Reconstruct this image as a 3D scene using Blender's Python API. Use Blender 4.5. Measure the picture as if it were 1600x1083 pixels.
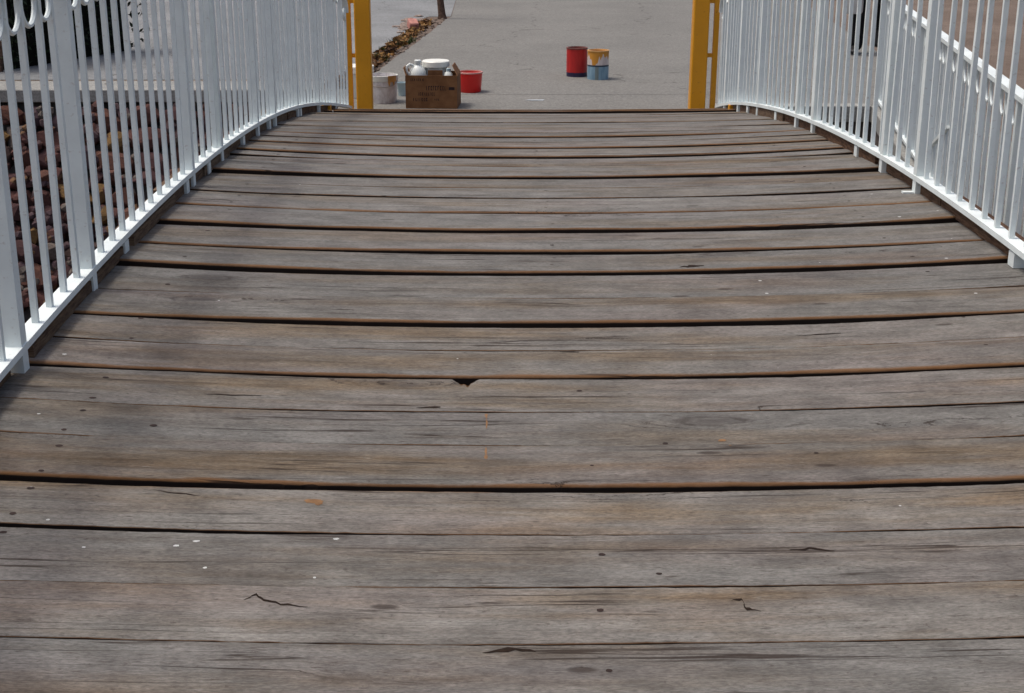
import bpy, bmesh, math, random
import numpy as np
from mathutils import Vector, Matrix, noise
from mathutils.bvhtree import BVHTree

for o in list(bpy.data.objects):
    bpy.data.objects.remove(o)
scene = bpy.context.scene
C = scene.collection
RND = random.Random(7)
R = math.radians

# ------------------------------------------------------------------ camera
cam_data = bpy.data.cameras.new('camera')
cam = bpy.data.objects.new('camera', cam_data)
C.objects.link(cam)
scene.camera = cam
YAW, ROLL, PITCH = R(0.715), R(0.044), R(18.18)
F_ = Vector((math.sin(YAW) * math.cos(PITCH), math.cos(YAW) * math.cos(PITCH), -math.sin(PITCH)))
R0 = Vector((math.cos(YAW), -math.sin(YAW), 0))
U0 = R0.cross(F_)
R_ = R0 * math.cos(ROLL) + U0 * math.sin(ROLL)
U_ = U0 * math.cos(ROLL) - R0 * math.sin(ROLL)
M = Matrix((R_, U_, -F_)).transposed().to_4x4()
M.translation = Vector((0, 0, 1.5))
cam.matrix_world = M
cam_data.sensor_width = 36.0
cam_data.lens = 50.0
cam_data.clip_start = 0.05
cam_data.clip_end = 2000

# ------------------------------------------------------------------ light
SUN_EL, SUN_AZ = 69.5, -84.0           # azimuth from +Y, clockwise; -90 is straight left
world = bpy.data.worlds.new('World')
scene.world = world
world.use_nodes = True
wn = world.node_tree
bg = wn.nodes['Background']
sky = wn.nodes.new('ShaderNodeTexSky')
sky.sky_type = 'NISHITA'
sky.sun_disc = False
sky.sun_elevation = R(SUN_EL)
sky.sun_rotation = R(SUN_AZ)
sky.dust_density = 7.0
sky.air_density = 1.0
sky.ozone_density = 0.6
wn.links.new(sky.outputs[0], bg.inputs[0])
bg.inputs[1].default_value = 0.15
sun_data = bpy.data.lights.new('sun', 'SUN')
sun_data.energy = 1.5
sun_data.angle = R(8.0)
sun_data.color = (1.0, 0.975, 0.91)
sun = bpy.data.objects.new('sun', sun_data)
C.objects.link(sun)
sd = Vector((math.sin(R(SUN_AZ)) * math.cos(R(SUN_EL)), math.cos(R(SUN_AZ)) * math.cos(R(SUN_EL)), math.sin(R(SUN_EL))))
sun.rotation_euler = sd.to_track_quat('Z', 'Y').to_euler()
sun.location = sd * 30
vs = scene.view_settings
vs.view_transform = 'Standard'
vs.look = 'None'
vs.gamma = 1.0
vs.use_curve_mapping = False
vs.exposure = -0.05
scene.render.filter_size = 1.9

# ------------------------------------------------------------------ helpers: objects
def tag(o, label=None, cat=None, group=None, kind=None):
    if label: o['label'] = label
    if cat: o['category'] = cat
    if group: o['group'] = group
    if kind: o['kind'] = kind
    return o

def empty(name, loc=(0, 0, 0), rz=0, label=None, cat=None, group=None):
    o = bpy.data.objects.new(name, None)
    o.empty_display_size = 0.1
    C.objects.link(o)
    o.location = loc
    o.rotation_euler = (0, 0, rz)
    return tag(o, label, cat, group)

def link(name, me, mat=None, parent=None, loc=(0, 0, 0)):
    o = bpy.data.objects.new(name, me)
    C.objects.link(o)
    if mat is not None and not me.materials:
        me.materials.append(mat)
    if parent: o.parent = parent
    o.location = loc
    return o

class MB:
    """collects simple solids into one mesh"""
    def __init__(s): s.v = []; s.f = []
    def add(s, vs, fs):
        n = len(s.v); s.v += [tuple(v) for v in vs]; s.f += [tuple(i + n for i in f) for f in fs]; return s
    def box(s, x0, x1, y0, y1, z0, z1):
        return s.add([(x0,y0,z0),(x1,y0,z0),(x1,y1,z0),(x0,y1,z0),(x0,y0,z1),(x1,y0,z1),(x1,y1,z1),(x0,y1,z1)],
                     [(3,2,1,0),(4,5,6,7),(0,1,5,4),(1,2,6,5),(2,3,7,6),(3,0,4,7)])
    def bar(s, a, b, w, h=None, up=(0, 0, 1)):
        a, b = Vector(a), Vector(b); h = h or w
        d = (b - a).normalized(); u = Vector(up)
        if abs(d.dot(u)) > .98: u = Vector((0, 1, 0))
        r = d.cross(u).normalized(); u = r.cross(d)
        q = []
        for p in (a, b):
            for i, j in ((-1,-1),(1,-1),(1,1),(-1,1)):
                q.append(p + r * (i * w / 2) + u * (j * h / 2))
        return s.add(q, [(0,1,2,3),(7,6,5,4),(0,4,5,1),(1,5,6,2),(2,6,7,3),(3,7,4,0)])
    def tube(s, pts, rad, n=8, cap=True):
        pts = [Vector(p) for p in pts]
        if not isinstance(rad, (list, tuple)): rad = [rad] * len(pts)
        vs = []; prev = None
        for i, p in enumerate(pts):
            d = (pts[min(i + 1, len(pts) - 1)] - pts[max(i - 1, 0)]).normalized()
            u = prev or (Vector((0, 0, 1)) if abs(d.z) < .9 else Vector((1, 0, 0)))
            r = d.cross(u).normalized(); u = r.cross(d).normalized(); prev = u
            for k in range(n):
                a = 2 * math.pi * k / n
                vs.append(p + (r * math.cos(a) + u * math.sin(a)) * rad[i])
        fs = []
        for i in range(len(pts) - 1):
            for k in range(n):
                fs.append((i*n+k, i*n+(k+1)%n, (i+1)*n+(k+1)%n, (i+1)*n+k))
        if cap:
            fs.append(tuple(range(n - 1, -1, -1))); m = (len(pts) - 1) * n
            fs.append(tuple(m + k for k in range(n)))
        return s.add(vs, fs)
    def lathe(s, prof, n=32, cx=0, cy=0):
        """prof: list of (radius, z); open at both ends unless radius 0"""
        vs = []
        for r, z in prof:
            for k in range(n):
                a = 2 * math.pi * k / n
                vs.append((cx + r * math.cos(a), cy + r * math.sin(a), z))
        fs = []
        for i in range(len(prof) - 1):
            for k in range(n):
                fs.append((i*n+k, i*n+(k+1)%n, (i+1)*n+(k+1)%n, (i+1)*n+k))
        return s.add(vs, fs)
    def mesh(s, name, mat=None, smooth=False, bevel=0):
        me = bpy.data.meshes.new(name)
        me.from_pydata(s.v, [], s.f); me.validate(); me.update()
        if bevel:
            bm = bmesh.new(); bm.from_mesh(me)
            bmesh.ops.bevel(bm, geom=bm.edges[:], offset=bevel, segments=1, affect='EDGES', clamp_overlap=True)
            bm.to_mesh(me); bm.free()
        if smooth: smooth_mesh(me)
        if mat: me.materials.append(mat)
        return me
    def build(s, name, mat, parent=None, smooth=False, loc=(0, 0, 0), bevel=0):
        return link(name, s.mesh(name, mat, smooth, bevel), None, parent, loc)

def smooth_mesh(me, angle=40):
    bm = bmesh.new(); bm.from_mesh(me)
    bmesh.ops.remove_doubles(bm, verts=bm.verts, dist=1e-6)
    bmesh.ops.recalc_face_normals(bm, faces=bm.faces)
    for f in bm.faces: f.smooth = True
    for e in bm.edges:
        if len(e.link_faces) == 2 and e.calc_face_angle(0) > R(angle): e.smooth = False
    bm.to_mesh(me); bm.free()

# ------------------------------------------------------------------ helpers: materials
class NT:
    def __init__(s, name):
        s.m = bpy.data.materials.new(name); s.m.use_nodes = True
        s.t = s.m.node_tree; s.b = s.t.nodes['Principled BSDF']
        s.co = None
    def n(s, typ, **kw):
        nd = s.t.nodes.new('ShaderNode' + typ)
        for k, v in kw.items(): setattr(nd, k, v)
        return nd
    def set(s, sock, v):
        if hasattr(v, 'is_linked') or isinstance(v, bpy.types.NodeSocket): s.t.links.new(v, sock)
        else: sock.default_value = v
    def math(s, op, a, b=0.0, c=None, clamp=False):
        nd = s.n('Math', operation=op, use_clamp=clamp)
        s.set(nd.inputs[0], a); s.set(nd.inputs[1], b)
        if c is not None: s.set(nd.inputs[2], c)
        return nd.outputs[0]
    def coord(s, kind='Object'):
        return s.n('TexCoord').outputs[kind]
    def sep(s, v):
        nd = s.n('SeparateXYZ'); s.set(nd.inputs[0], v); return nd.outputs
    def comb(s, x, y, z):
        nd = s.n('CombineXYZ')
        for i, q in enumerate((x, y, z)): s.set(nd.inputs[i], q)
        return nd.outputs[0]
    def noise(s, vec, scale=1, detail=4, rough=.55, dist=0):
        nd = s.n('TexNoise'); s.set(nd.inputs['Vector'], vec)
        nd.inputs['Scale'].default_value = scale; nd.inputs['Detail'].default_value = detail
        nd.inputs['Roughness'].default_value = rough; nd.inputs['Distortion'].default_value = dist
        return nd.outputs['Fac']
    def voro(s, vec, scale=1, feature='F1', rand=1):
        nd = s.n('TexVoronoi', feature=feature); s.set(nd.inputs['Vector'], vec)
        nd.inputs['Scale'].default_value = scale
        nd.inputs['Randomness'].default_value = rand
        return nd
    def ss(s, v, a, b, lo=0., hi=1.):
        nd = s.n('MapRange', interpolation_type='SMOOTHSTEP')
        s.set(nd.inputs[0], v); nd.inputs[1].default_value = a; nd.inputs[2].default_value = b
        nd.inputs[3].default_value = lo; nd.inputs[4].default_value = hi
        return nd.outputs[0]
    def ramp(s, fac, stops, interp='LINEAR'):
        nd = s.n('ValToRGB'); s.set(nd.inputs[0], fac); cr = nd.color_ramp; cr.interpolation = interp
        while len(cr.elements) < len(stops): cr.elements.new(.5)
        for e, (p, c) in zip(cr.elements, stops): e.position = p; e.color = (*c, 1)
        return nd.outputs[0]
    def mix(s, fac, a, b, mode='MIX'):
        nd = s.n('Mix', data_type='RGBA', blend_type=mode)
        s.set(nd.inputs[0], fac)
        for sock, v in ((nd.inputs[6], a), (nd.inputs[7], b)):
            s.set(sock, (*v, 1) if isinstance(v, tuple) and len(v) == 3 else v)
        return nd.outputs[2]
    def rand(s): return s.n('ObjectInfo').outputs['Random']
    def attr(s, name): return s.n('Attribute', attribute_name=name).outputs['Fac']
    def out(s, col, rough=.7, bump=None, strength=.3, dist=.01, spec=.3, metal=0):
        b = s.b
        s.set(b.inputs['Base Color'], (*col, 1) if isinstance(col, tuple) else col)
        s.set(b.inputs['Roughness'], rough)
        b.inputs['Specular IOR Level'].default_value = spec
        b.inputs['Metallic'].default_value = metal
        if bump is not None:
            bp = s.n('Bump'); bp.inputs['Strength'].default_value = strength; bp.inputs['Distance'].default_value = dist
            s.set(bp.inputs['Height'], bump); s.t.links.new(bp.outputs[0], b.inputs['Normal'])
        return s.m

def mat_wood():
    k = NT('weathered_wood')
    x, y, z = k.sep(k.coord())
    r = k.rand()
    rx = k.math('MULTIPLY_ADD', r, 61.0, x)
    ry = k.math('MULTIPLY_ADD', r, 13.0, y)
    # knots
    kv = k.voro(k.comb(k.math('MULTIPLY', rx, 1.9), k.math('MULTIPLY', ry, 6.0), r), 1.0)
    kd = kv.outputs['Distance']
    kd = k.math('ADD', kd, k.math('MULTIPLY', k.math('SUBTRACT', k.noise(k.comb(k.math('MULTIPLY', rx, 22.), k.math('MULTIPLY', ry, 40.), 0.), 1, 4, .65), .5), .16))
    kr = k.sep(kv.outputs['Color'])[0]
    keep = k.ss(kr, .60, .64)
    near = k.math('MULTIPLY', k.ss(kd, .42, .0), keep)
    warp = k.noise(k.comb(k.math('MULTIPLY', rx, 1.6), k.math('MULTIPLY', ry, 9.), 0.), 1, 3)
    g = k.math('ADD', k.math('MULTIPLY', ry, 46.), k.math('MULTIPLY', warp, 2.6))
    g = k.math('ADD', g, k.math('MULTIPLY', near, 5.5))
    grain = k.noise(k.comb(k.math('MULTIPLY', rx, 3.2), g, r), 1.0, 8, .70)
    fine = k.noise(k.comb(k.math('MULTIPLY', rx, 75.), k.math('MULTIPLY', ry, 300.), 0.), 1, 4, .7)
    fib = k.noise(k.comb(k.math('MULTIPLY', rx, 17.), k.math('MULTIPLY_ADD', near, 3., k.math('MULTIPLY', ry, 125.)), 6.), 1, 5, .65)
    speck = k.noise(k.comb(k.math('MULTIPLY', rx, 55.), k.math('MULTIPLY', ry, 80.), 1.), 1, 4, .7)
    mott = k.noise(k.comb(k.math('MULTIPLY', rx, 7.), k.math('MULTIPLY', ry, 12.), 7.), 1, 5, .7)
    blotch = k.noise(k.comb(k.math('MULTIPLY', rx, .8), k.math('MULTIPLY', ry, 7.), 3.), 1, 4, .6)
    patch = k.noise(k.comb(k.math('MULTIPLY', rx, 2.2), k.math('MULTIPLY', ry, 3.), 8.), 1, 5, .65)
    gray = k.ramp(grain, [(.20, (.072, .060, .053)), (.38, (.120, .109, .101)), (.58, (.146, .136, .127)), (.80, (.185, .176, .166))])
    brown = k.ramp(grain, [(.22, (.055, .034, .020)), (.42, (.108, .080, .056)), (.75, (.160, .130, .100))])
    col = k.mix(k.ss(blotch, .45, .66), gray, brown)
    col = k.mix(k.ss(patch, .50, .74, 0, .45), col, (.062, .054, .052))
    # each board has weathered a little differently
    tint = k.n('HueSaturation'); k.set(tint.inputs['Color'], col)
    k.set(tint.inputs['Value'], k.math('MULTIPLY_ADD', k.math('FRACT', k.math('MULTIPLY', r, 7.7)), .26, .90))
    k.set(tint.inputs['Saturation'], k.math('MULTIPLY_ADD', k.math('FRACT', k.math('MULTIPLY', r, 17.7)), .5, .66))
    col = tint.outputs[0]
    col = k.mix(k.ss(fib, .57, .70, 0, .75), col, (.050, .038, .031))
    col = k.mix(k.ss(fib, .42, .28, 0, .40), col, (.225, .215, .205))
    col = k.mix(k.ss(speck, .58, .72, 0, .65), col, (.052, .041, .035))
    mauve = k.noise(k.comb(k.math('MULTIPLY', rx, 1.1), k.math('MULTIPLY', ry, 4.), 12.), 1, 3, .5)
    col = k.mix(k.ss(mauve, .46, .66, 0, .55), col, k.mix(1., col, (1.05, .96, .97), 'MULTIPLY'))
    mf = k.ss(mott, .28, .72, .74, 1.24)
    col = k.mix(1., col, k.comb(mf, mf, mf), 'MULTIPLY')
    fn = k.ss(fine, .3, .7, .70, 1.26)
    fc = k.comb(fn, fn, fn)
    col = k.mix(1.0, col, fc, 'MULTIPLY')
    # worn edges show browner, less silvered wood
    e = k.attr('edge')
    en = k.math('ADD', e, k.math('MULTIPLY', k.math('SUBTRACT', k.noise(k.comb(k.math('MULTIPLY', rx, 3.), k.math('MULTIPLY', ry, 30.), 0.), 1, 5), .5), 1.7))
    col = k.mix(k.ss(en, .55, 1.0, 0, .80), col, (.135, .058, .016))
    col = k.mix(k.ss(e, 1.12, 1.6), col, (.012, .007, .005))  # side faces near-black: joint dirt plus gap shade painted into the colour
    # knots and drying cracks
    core = k.math('MULTIPLY', k.ss(kd, .12, .05), keep)
    col = k.mix(k.math('MULTIPLY', core, .55), col, (.05, .042, .040))
    rim = k.math('MULTIPLY', k.math('MULTIPLY', k.ss(kd, .17, .13), k.ss(kd, .09, .12)), keep)
    rim = k.math('MULTIPLY', rim, k.ss(patch, .46, .6))
    col = k.mix(k.math('MULTIPLY', rim, .55), col, (.02, .012, .010))
    cn = k.noise(k.comb(k.math('MULTIPLY', rx, .75), k.math('ADD', k.math('MULTIPLY', ry, 30.), k.math('MULTIPLY', near, 4.)), 5.), 1, 3, .5)
    cm = k.noise(k.comb(k.math('MULTIPLY', rx, 1.3), k.math('MULTIPLY', ry, 14.), 9.), 1, 2)
    crack = k.math('MULTIPLY', k.ss(k.math('ABSOLUTE', k.math('SUBTRACT', cn, .5)), .016, .004), k.ss(cm, .50, .60))
    col = k.mix(k.math('MULTIPLY', crack, .85), col, (.022, .013, .009))
    # pits
    pv = k.voro(k.comb(k.math('MULTIPLY', rx, 5.), k.math('MULTIPLY', ry, 16.), 2.), 1)
    pit = k.math('MULTIPLY', k.ss(pv.outputs['Distance'], .15, .07), k.ss(k.sep(pv.outputs['Color'])[1], .80, .84))
    col = k.mix(k.math('MULTIPLY', pit, .75), col, (.030, .020, .016))
    # spatters of white paint, thicker near the railings
    col = k.mix(1., col, (1.09, 1.115, 1.105), 'MULTIPLY')
    sv = k.voro(k.comb(k.math('MULTIPLY', rx, 15.), k.math('MULTIPLY', ry, 15.), 4.), 1)
    side = k.math('ADD', k.ss(k.math('ABSOLUTE', k.math('ADD', x, .1)), .35, 1.15, .985, .80), k.ss(k.noise(k.comb(rx, k.math('MULTIPLY', ry, 3.), 2.), 1.3, 2), .45, .6, .2, 0.))
    sz = k.math('MULTIPLY', k.sep(sv.outputs['Color'])[0], .075)
    sp = k.math('MULTIPLY', k.ss(k.math('SUBTRACT', sv.outputs['Distance'], sz), .012, -.008), k.math('GREATER_THAN', k.sep(sv.outputs['Color'])[2], side))
    col = k.mix(k.math('MULTIPLY', sp, .75), col, (.52, .53, .52))
    h = k.math('ADD', k.math('MULTIPLY', grain, .8), k.math('MULTIPLY', fine, .35))
    h = k.math('SUBTRACT', h, k.math('MULTIPLY', k.math('ADD', crack, pit), 1.2))
    return k.out(col, .82, h, .55, .006, .25)

def mat_paint(name, col, dirt=(.30, .22, .15), amt=.12, rough=.42, sc=9.):
    k = NT(name)
    c = k.coord(); r = k.rand()
    x, y, z = k.sep(c)
    v = k.comb(k.math('MULTIPLY_ADD', r, 17., x), y, k.math('MULTIPLY_ADD', r, 9., z))
    n1 = k.noise(v, sc, 5, .6)
    n2 = k.noise(v, sc * 7, 3, .6)
    a = k.mix(k.ss(n1, .3, .75, 0, 1), tuple(q * .90 for q in col), col)
    a = k.mix(k.math('MULTIPLY', k.ss(n2, .60, .80), amt * 2), a, dirt)
    rr = k.ss(n1, .3, .7, rough - .08, rough + .15)
    return k.out(a, rr, n2, .12, .003, .35)

def mat_concrete(name, base=(.184, .180, .169), dark=(.158, .155, .146), sc=1.):
    k = NT(name)
    c = k.coord('Object')
    n1 = k.noise(c, .9 * sc, 6, .62)
    n2 = k.noise(c, 5.5 * sc, 6, .7)
    n3 = k.noise(c, 60 * sc, 3, .7)
    x, y, z = k.sep(c)
    n4 = k.noise(k.comb(k.math('MULTIPLY', x, .7), k.math('MULTIPLY', y, 2.6), 0.), 1.6, 5, .65)
    a = k.mix(k.ss(n1, .32, .68), dark, base)
    a = k.mix(k.ss(n4, .55, .75, 0, .14), a, (.125, .124, .115))
    a = k.mix(k.ss(n2, .55, .75, 0, .35), a, tuple(q * 1.22 for q in base))
    f = k.ss(n3, .25, .75, .74, 1.26)
    a = k.mix(1., a, k.comb(f, f, f), 'MULTIPLY')
    n5 = k.ss(k.noise(c, 22 * sc, 4, .7), .3, .7, .92, 1.08)
    a = k.mix(1., a, k.comb(n5, n5, n5), 'MULTIPLY')
    wv = k.noise(k.comb(x, y, 5.), 1.5, 4)
    ce = k.n('TexVoronoi', feature='DISTANCE_TO_EDGE'); k.set(ce.inputs['Vector'], k.comb(k.math('MULTIPLY_ADD', wv, .9, x), k.math('MULTIPLY_ADD', wv, .9, y), 0.)); ce.inputs['Scale'].default_value = .42
    crk = k.math('MULTIPLY', k.ss(ce.outputs['Distance'], .007, .002), k.ss(n2, .46, .56))
    a = k.mix(k.math('MULTIPLY', crk, .6), a, (.06, .055, .05))
    cv = k.voro(k.comb(x, y, 0.), 7.)
    spot = k.math('MULTIPLY', k.ss(cv.outputs['Distance'], .14, .08), k.math('GREATER_THAN', k.sep(cv.outputs['Color'])[0], .93))
    a = k.mix(k.math('MULTIPLY', spot, .55), a, (.08, .07, .06))
    return k.out(a, .9, k.math('ADD', n2, k.math('MULTIPLY', n3, .5)), .35, .008, .2)

def mat_soil(name='soil'):
    k = NT(name)
    c = k.coord('Object')
    n1 = k.noise(c, .7, 6, .6); n2 = k.noise(c, 9, 6, .7); n3 = k.noise(c, 70, 3, .7)
    a = k.mix(k.ss(n1, .3, .7), (.130, .099, .080), (.185, .146, .122))
    a = k.mix(k.ss(n2, .48, .72, 0, .6), a, (.085, .058, .045))
    f = k.ss(n3, .25, .75, .75, 1.25)
    a = k.mix(1., a, k.comb(f, f, f), 'MULTIPLY')
    return k.out(a, .95, k.math('ADD', n2, k.math('MULTIPLY', n3, .6)), .6, .02, .15)

def mat_stone():
    k = NT('channel_stone')
    r = k.rand(); c = k.coord()
    x, y, z = k.sep(c)
    v = k.comb(k.math('MULTIPLY_ADD', r, 31., x), y, z)
    n = k.noise(v, 14, 6, .65); n2 = k.noise(v, 70, 3, .7)
    base = k.ramp(r, [(.0, (.105, .046, .040)), (.18, (.070, .034, .036)), (.34, (.130, .060, .044)), (.48, (.085, .055, .066)),
                      (.60, (.190, .112, .040)), (.70, (.115, .050, .036)), (.82, (.150, .125, .110)), (.92, (.060, .038, .034))], 'CONSTANT')
    a = k.mix(k.ss(n, .35, .7, 0, .6), base, (.045, .028, .026))
    a = k.mix(k.ss(n2, .55, .8, 0, .35), a, (.20, .16, .13))
    return k.out(a, .9, n, .5, .01, .2)

def mat_flat(name, col, rough=.6, spec=.3, var=.15, sc=20.):
    k = NT(name)
    n = k.noise(k.coord(), sc, 5, .6)
    a = k.mix(k.ss(n, .3, .7), tuple(q * (1 - var) for q in col), tuple(min(1, q * (1 + var * .5)) for q in col))
    return k.out(a, rough, n, .1, .004, spec)

def mat_leaf(name, stops):
    k = NT(name)
    n = k.noise(k.coord(), 5, 4, .7)
    v = k.n('TexVoronoi'); k.set(v.inputs['Vector'], k.coord()); v.inputs['Scale'].default_value = 11.
    a = k.ramp(k.math('ADD', k.math('MULTIPLY', n, .55), k.math('MULTIPLY', k.sep(v.outputs['Color'])[0], .45)), stops)
    return k.out(a, .7, spec=.2)

def mat_can_label(name, kind):
    k = NT(name)
    x, y, z = k.sep(k.coord())
    ang = k.math('ARCTAN2', y, x)
    n = k.noise(k.comb(k.math('MULTIPLY', ang, 2.6), k.math('MULTIPLY', z, 6.), 0.), 1, 4)
    if kind == 'red':
        a = k.mix(k.ss(n, .3, .7), (.36, .012, .012), (.46, .020, .018))
        a = k.mix(k.ss(k.math('ADD', z, k.math('MULTIPLY', n, .006)), .040, .034), a, (.018, .012, .045))
    else:
        low = k.mix(k.ss(n, .35, .65), (.135, .24, .32), (.21, .33, .42))
        stripe = k.ss(k.math('ABSOLUTE', k.math('ADD', ang, 1.75)), .20, .14)
        low = k.mix(k.math('MULTIPLY', stripe, .7), low, (.14, .15, .11))
        up = k.mix(k.ss(n, .35, .65), (.50, .42, .40), (.62, .55, .52))
        # orange paint has run down from the rim
        run = k.math('ADD', .158, k.math('MULTIPLY', k.math('SUBTRACT', k.noise(k.comb(k.math('MULTIPLY', ang, 3.1), 0., 4.), 1, 2), .35), -.18))
        bigrun = k.ss(k.math('ABSOLUTE', k.math('ADD', ang, 1.98)), .50, .10, 0., .075)
        run = k.math('SUBTRACT', k.math('ADD', run, .044), bigrun)
        up = k.mix(k.ss(k.math('SUBTRACT', z, run), -.004, .006), up, (.52, .23, .030))
        a = k.mix(k.ss(z, .112, .116), (.020, .035, .060), up)
        a = k.mix(k.ss(z, .103, .099), a, low)
    return k.out(a, .4, spec=.4)

def mat_bucket():
    k = NT('stained_white_plastic')
    x, y, z = k.sep(k.coord())
    ang = k.math('ARCTAN2', y, x)
    n = k.noise(k.comb(k.math('MULTIPLY', ang, 1.8), k.math('MULTIPLY', z, 9.), 0.), 1.6, 5, .6)
    a = k.mix(k.ss(n, .40, .62), (.72, .70, .70), (.58, .54, .53))
    st = k.math('MULTIPLY', k.ss(k.math('ABSOLUTE', k.math('ADD', ang, 1.05)), .42, .22), k.ss(k.math('ADD', z, k.math('MULTIPLY', n, .03)), .165, .190))
    a = k.mix(st, a, (.42, .22, .05))
    return k.out(a, .5, spec=.35)

def mat_card():
    k = NT('cardboard')
    x, y, z = k.sep(k.coord())
    n = k.noise(k.coord(), 12, 5, .65); n2 = k.noise(k.comb(x, k.math('MULTIPLY', y, 1.), k.math('MULTIPLY', z, 4.)), 30, 3)
    a = k.mix(k.ss(n, .35, .68), (.150, .068, .030), (.215, .105, .048))
    a = k.mix(k.ss(n2, .55, .75, 0, .3), a, (.10, .045, .022))
    return k.out(a, .85, n2, .15, .004, .2)

WOOD = mat_wood()
WHITE = mat_paint('white_gloss_paint', (.755, .82, .82), (.26, .15, .09), .22)
OCHRE = mat_paint('ochre_paint', (.68, .30, .010), (.22, .09, .02), .3, .45, 6.)
CONC = mat_concrete('path_concrete')
CONC2 = mat_concrete('slab_concrete', (.225, .232, .238), (.170, .176, .180))
COPING = mat_concrete('coping_concrete', (.30, .30, .285), (.22, .22, .21))
MORTAR = mat_concrete('mortar', (.13, .112, .10), (.07, .058, .052), 3.)
SOIL = mat_soil()
STONE = mat_stone()
k = NT('curb_timber')
_r = k.rand(); _x, _y, _z = k.sep(k.coord())
_n = k.noise(k.comb(k.math('MULTIPLY_ADD', _r, 9., _x), k.math('MULTIPLY', _y, 5.), k.math('MULTIPLY', _z, 40.)), 3, 6, .65)
CURBM = k.out(k.mix(k.ss(_n, .34, .66), k.mix(_r, (.045, .020, .014), (.090, .055, .036)), k.mix(_r, (.14, .070, .036), (.17, .125, .085))), .88, _n, .5, .008, .2)
BEAMM = mat_flat('beam_timber', (.07, .045, .032), .9, .2, .4, 10.)
NAILM = mat_flat('rusty_iron', (.028, .015, .012), .8, .3, .4, 60.)
PAINTSPOT = mat_flat('orange_paint_mark', (.20, .105, .045), .7, .3, .3, 40.)
SPLASH = mat_flat('white_paint_splash', (.50, .51, .50), .7, .3, .2, 40.)
SPLITM = mat_flat('dark_rot', (.020, .012, .008), .9, .15, .4, 90.)
PALE = mat_flat('pale_paint_mark', (.50, .55, .60), .7, .3, .2, 40.)
CARD = mat_card()
PRINT = mat_flat('box_print', (.035, .020, .020), .8, .2, .3, 30.)
PLASTIC = mat_flat('white_plastic', (.70, .74, .73), .35, .4, .05, 8.)
LIDM = mat_flat('cream_plastic', (.82, .82, .76), .35, .4, .05, 8.)
PAILM = mat_flat('cream_pail_plastic', (.62, .63, .58), .4, .4, .1, 8.)
BLUEP = mat_flat('pale_blue_plastic', (.44, .56, .60), .4, .4, .1, 8.)
REDP = mat_flat('red_plastic', (.64, .012, .010), .3, .45, .12, 8.)
PINKP = mat_flat('pink_rim', (.62, .30, .26), .4, .4, .2, 12.)
TIN = mat_flat('tin_rim', (.42, .38, .34), .35, .5, .2, 20.)
ORANGE = mat_flat('orange_wet_paint', (.55, .29, .085), .35, .5, .25, 20.)
DARKIN = mat_flat('dark_can_inside', (.16, .05, .035), .5, .4, .3, 20.)
BUCKET = mat_bucket()
CANRED = mat_can_label('red_can_label', 'red')
CANBLUE = mat_can_label('blue_can_label', 'blue')
BARK = mat_flat('bark', (.095, .060, .045), .95, .15, .5, 30.)
BRICKM = mat_flat('pink_brick', (.47, .22, .185), .9, .2, .25, 25.)
RUBBLE = mat_flat('rubble_plaster', (.27, .215, .185), .95, .2, .35, 14.)
DARKLEAF = mat_leaf('hedge_leaves', [(.2, (.006, .010, .006)), (.55, (.014, .022, .010)), (.8, (.030, .048, .020))])
DRYLEAF = mat_leaf('dry_leaves', [(.15, (.020, .011, .007)), (.35, (.075, .035, .015)), (.55, (.17, .080, .022)), (.72, (.25, .145, .045)), (.9, (.05, .065, .018))])
WEEDM = mat_leaf('weed_leaves', [(.2, (.022, .034, .008)), (.7, (.055, .075, .018))])
SKIN = mat_flat('skin', (.36, .20, .14), .55, .35, .08, 12.)
TROUSERM = mat_flat('black_cloth', (.012, .012, .014), .9, .15, .3, 30.)
COATM = mat_flat('pale_grey_cloth', (.46, .46, .45), .9, .15, .1, 20.)
SHOEM = mat_flat('black_leather', (.010, .009, .009), .5, .4, .2, 20.)
HAIRM = mat_flat('black_hair', (.014, .010, .008), .6, .35, .3, 60.)

# ------------------------------------------------------------------ the setting: ground, channel, paths
def poly_mesh(name, polys, mat, kind='structure'):
    mb = MB()
    for p in polys: mb.add(p, [tuple(range(len(p)))])
    o = mb.build(name, mat)
    return tag(o, kind=kind)

def edge_x(y): return 2.33 + .16 * (y - 8.0)          # right bank edge of the channel
YW, YR, YN = 10.76, 9.81, -.95                        # far wall (left), far wall (right), near bank
XA0, XA1 = -1.30, 1.60                                # far abutment
XC_R = edge_x(YR)
BED = -1.95
poly_mesh('ground', [
    [(-300, YW, 0), (XA0, YW, 0), (300, YW, 0), (300, 300, 0), (-300, 300, 0)],
    [(XA0, 9.50, 0), (XA1, 9.50, 0), (XA1, YR, 0), (XC_R, YR, 0), (XC_R, YW, 0), (XA0, YW, 0)],
    [(edge_x(YN), YN, 0), (300, YN, 0), (300, YW, 0), (XC_R, YW, 0), (XC_R, YR, 0)],
    [(-300, -300, 0), (300, -300, 0), (300, YN, 0), (-300, YN, 0)]], SOIL)
poly_mesh('channel_bed', [[(-300, YN - .1, BED), (4, YN - .1, BED), (4, 11, BED), (-300, 11, BED)]], SOIL)
# banks of the channel (dark earth and old mortar faces)
wb = MB()
def wallface(a, b):
    wb.add([(a[0], a[1], BED - .1), (b[0], b[1], BED - .1), (b[0], b[1], -.004), (a[0], a[1], -.004)], [(0, 1, 2, 3)])
wallface((XA0, YW), (XA0, 9.5)); wallface((XA0, 9.5), (XA1, 9.5)); wallface((XA1, 9.5), (XA1, YR))
wallface((XA1, YR), (XC_R, YR)); wallface((XC_R, YR), (edge_x(YN), YN)); wallface((edge_x(YN), YN), (-300, YN))
tag(wb.build('channel_bank', MORTAR), kind='structure')
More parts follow.
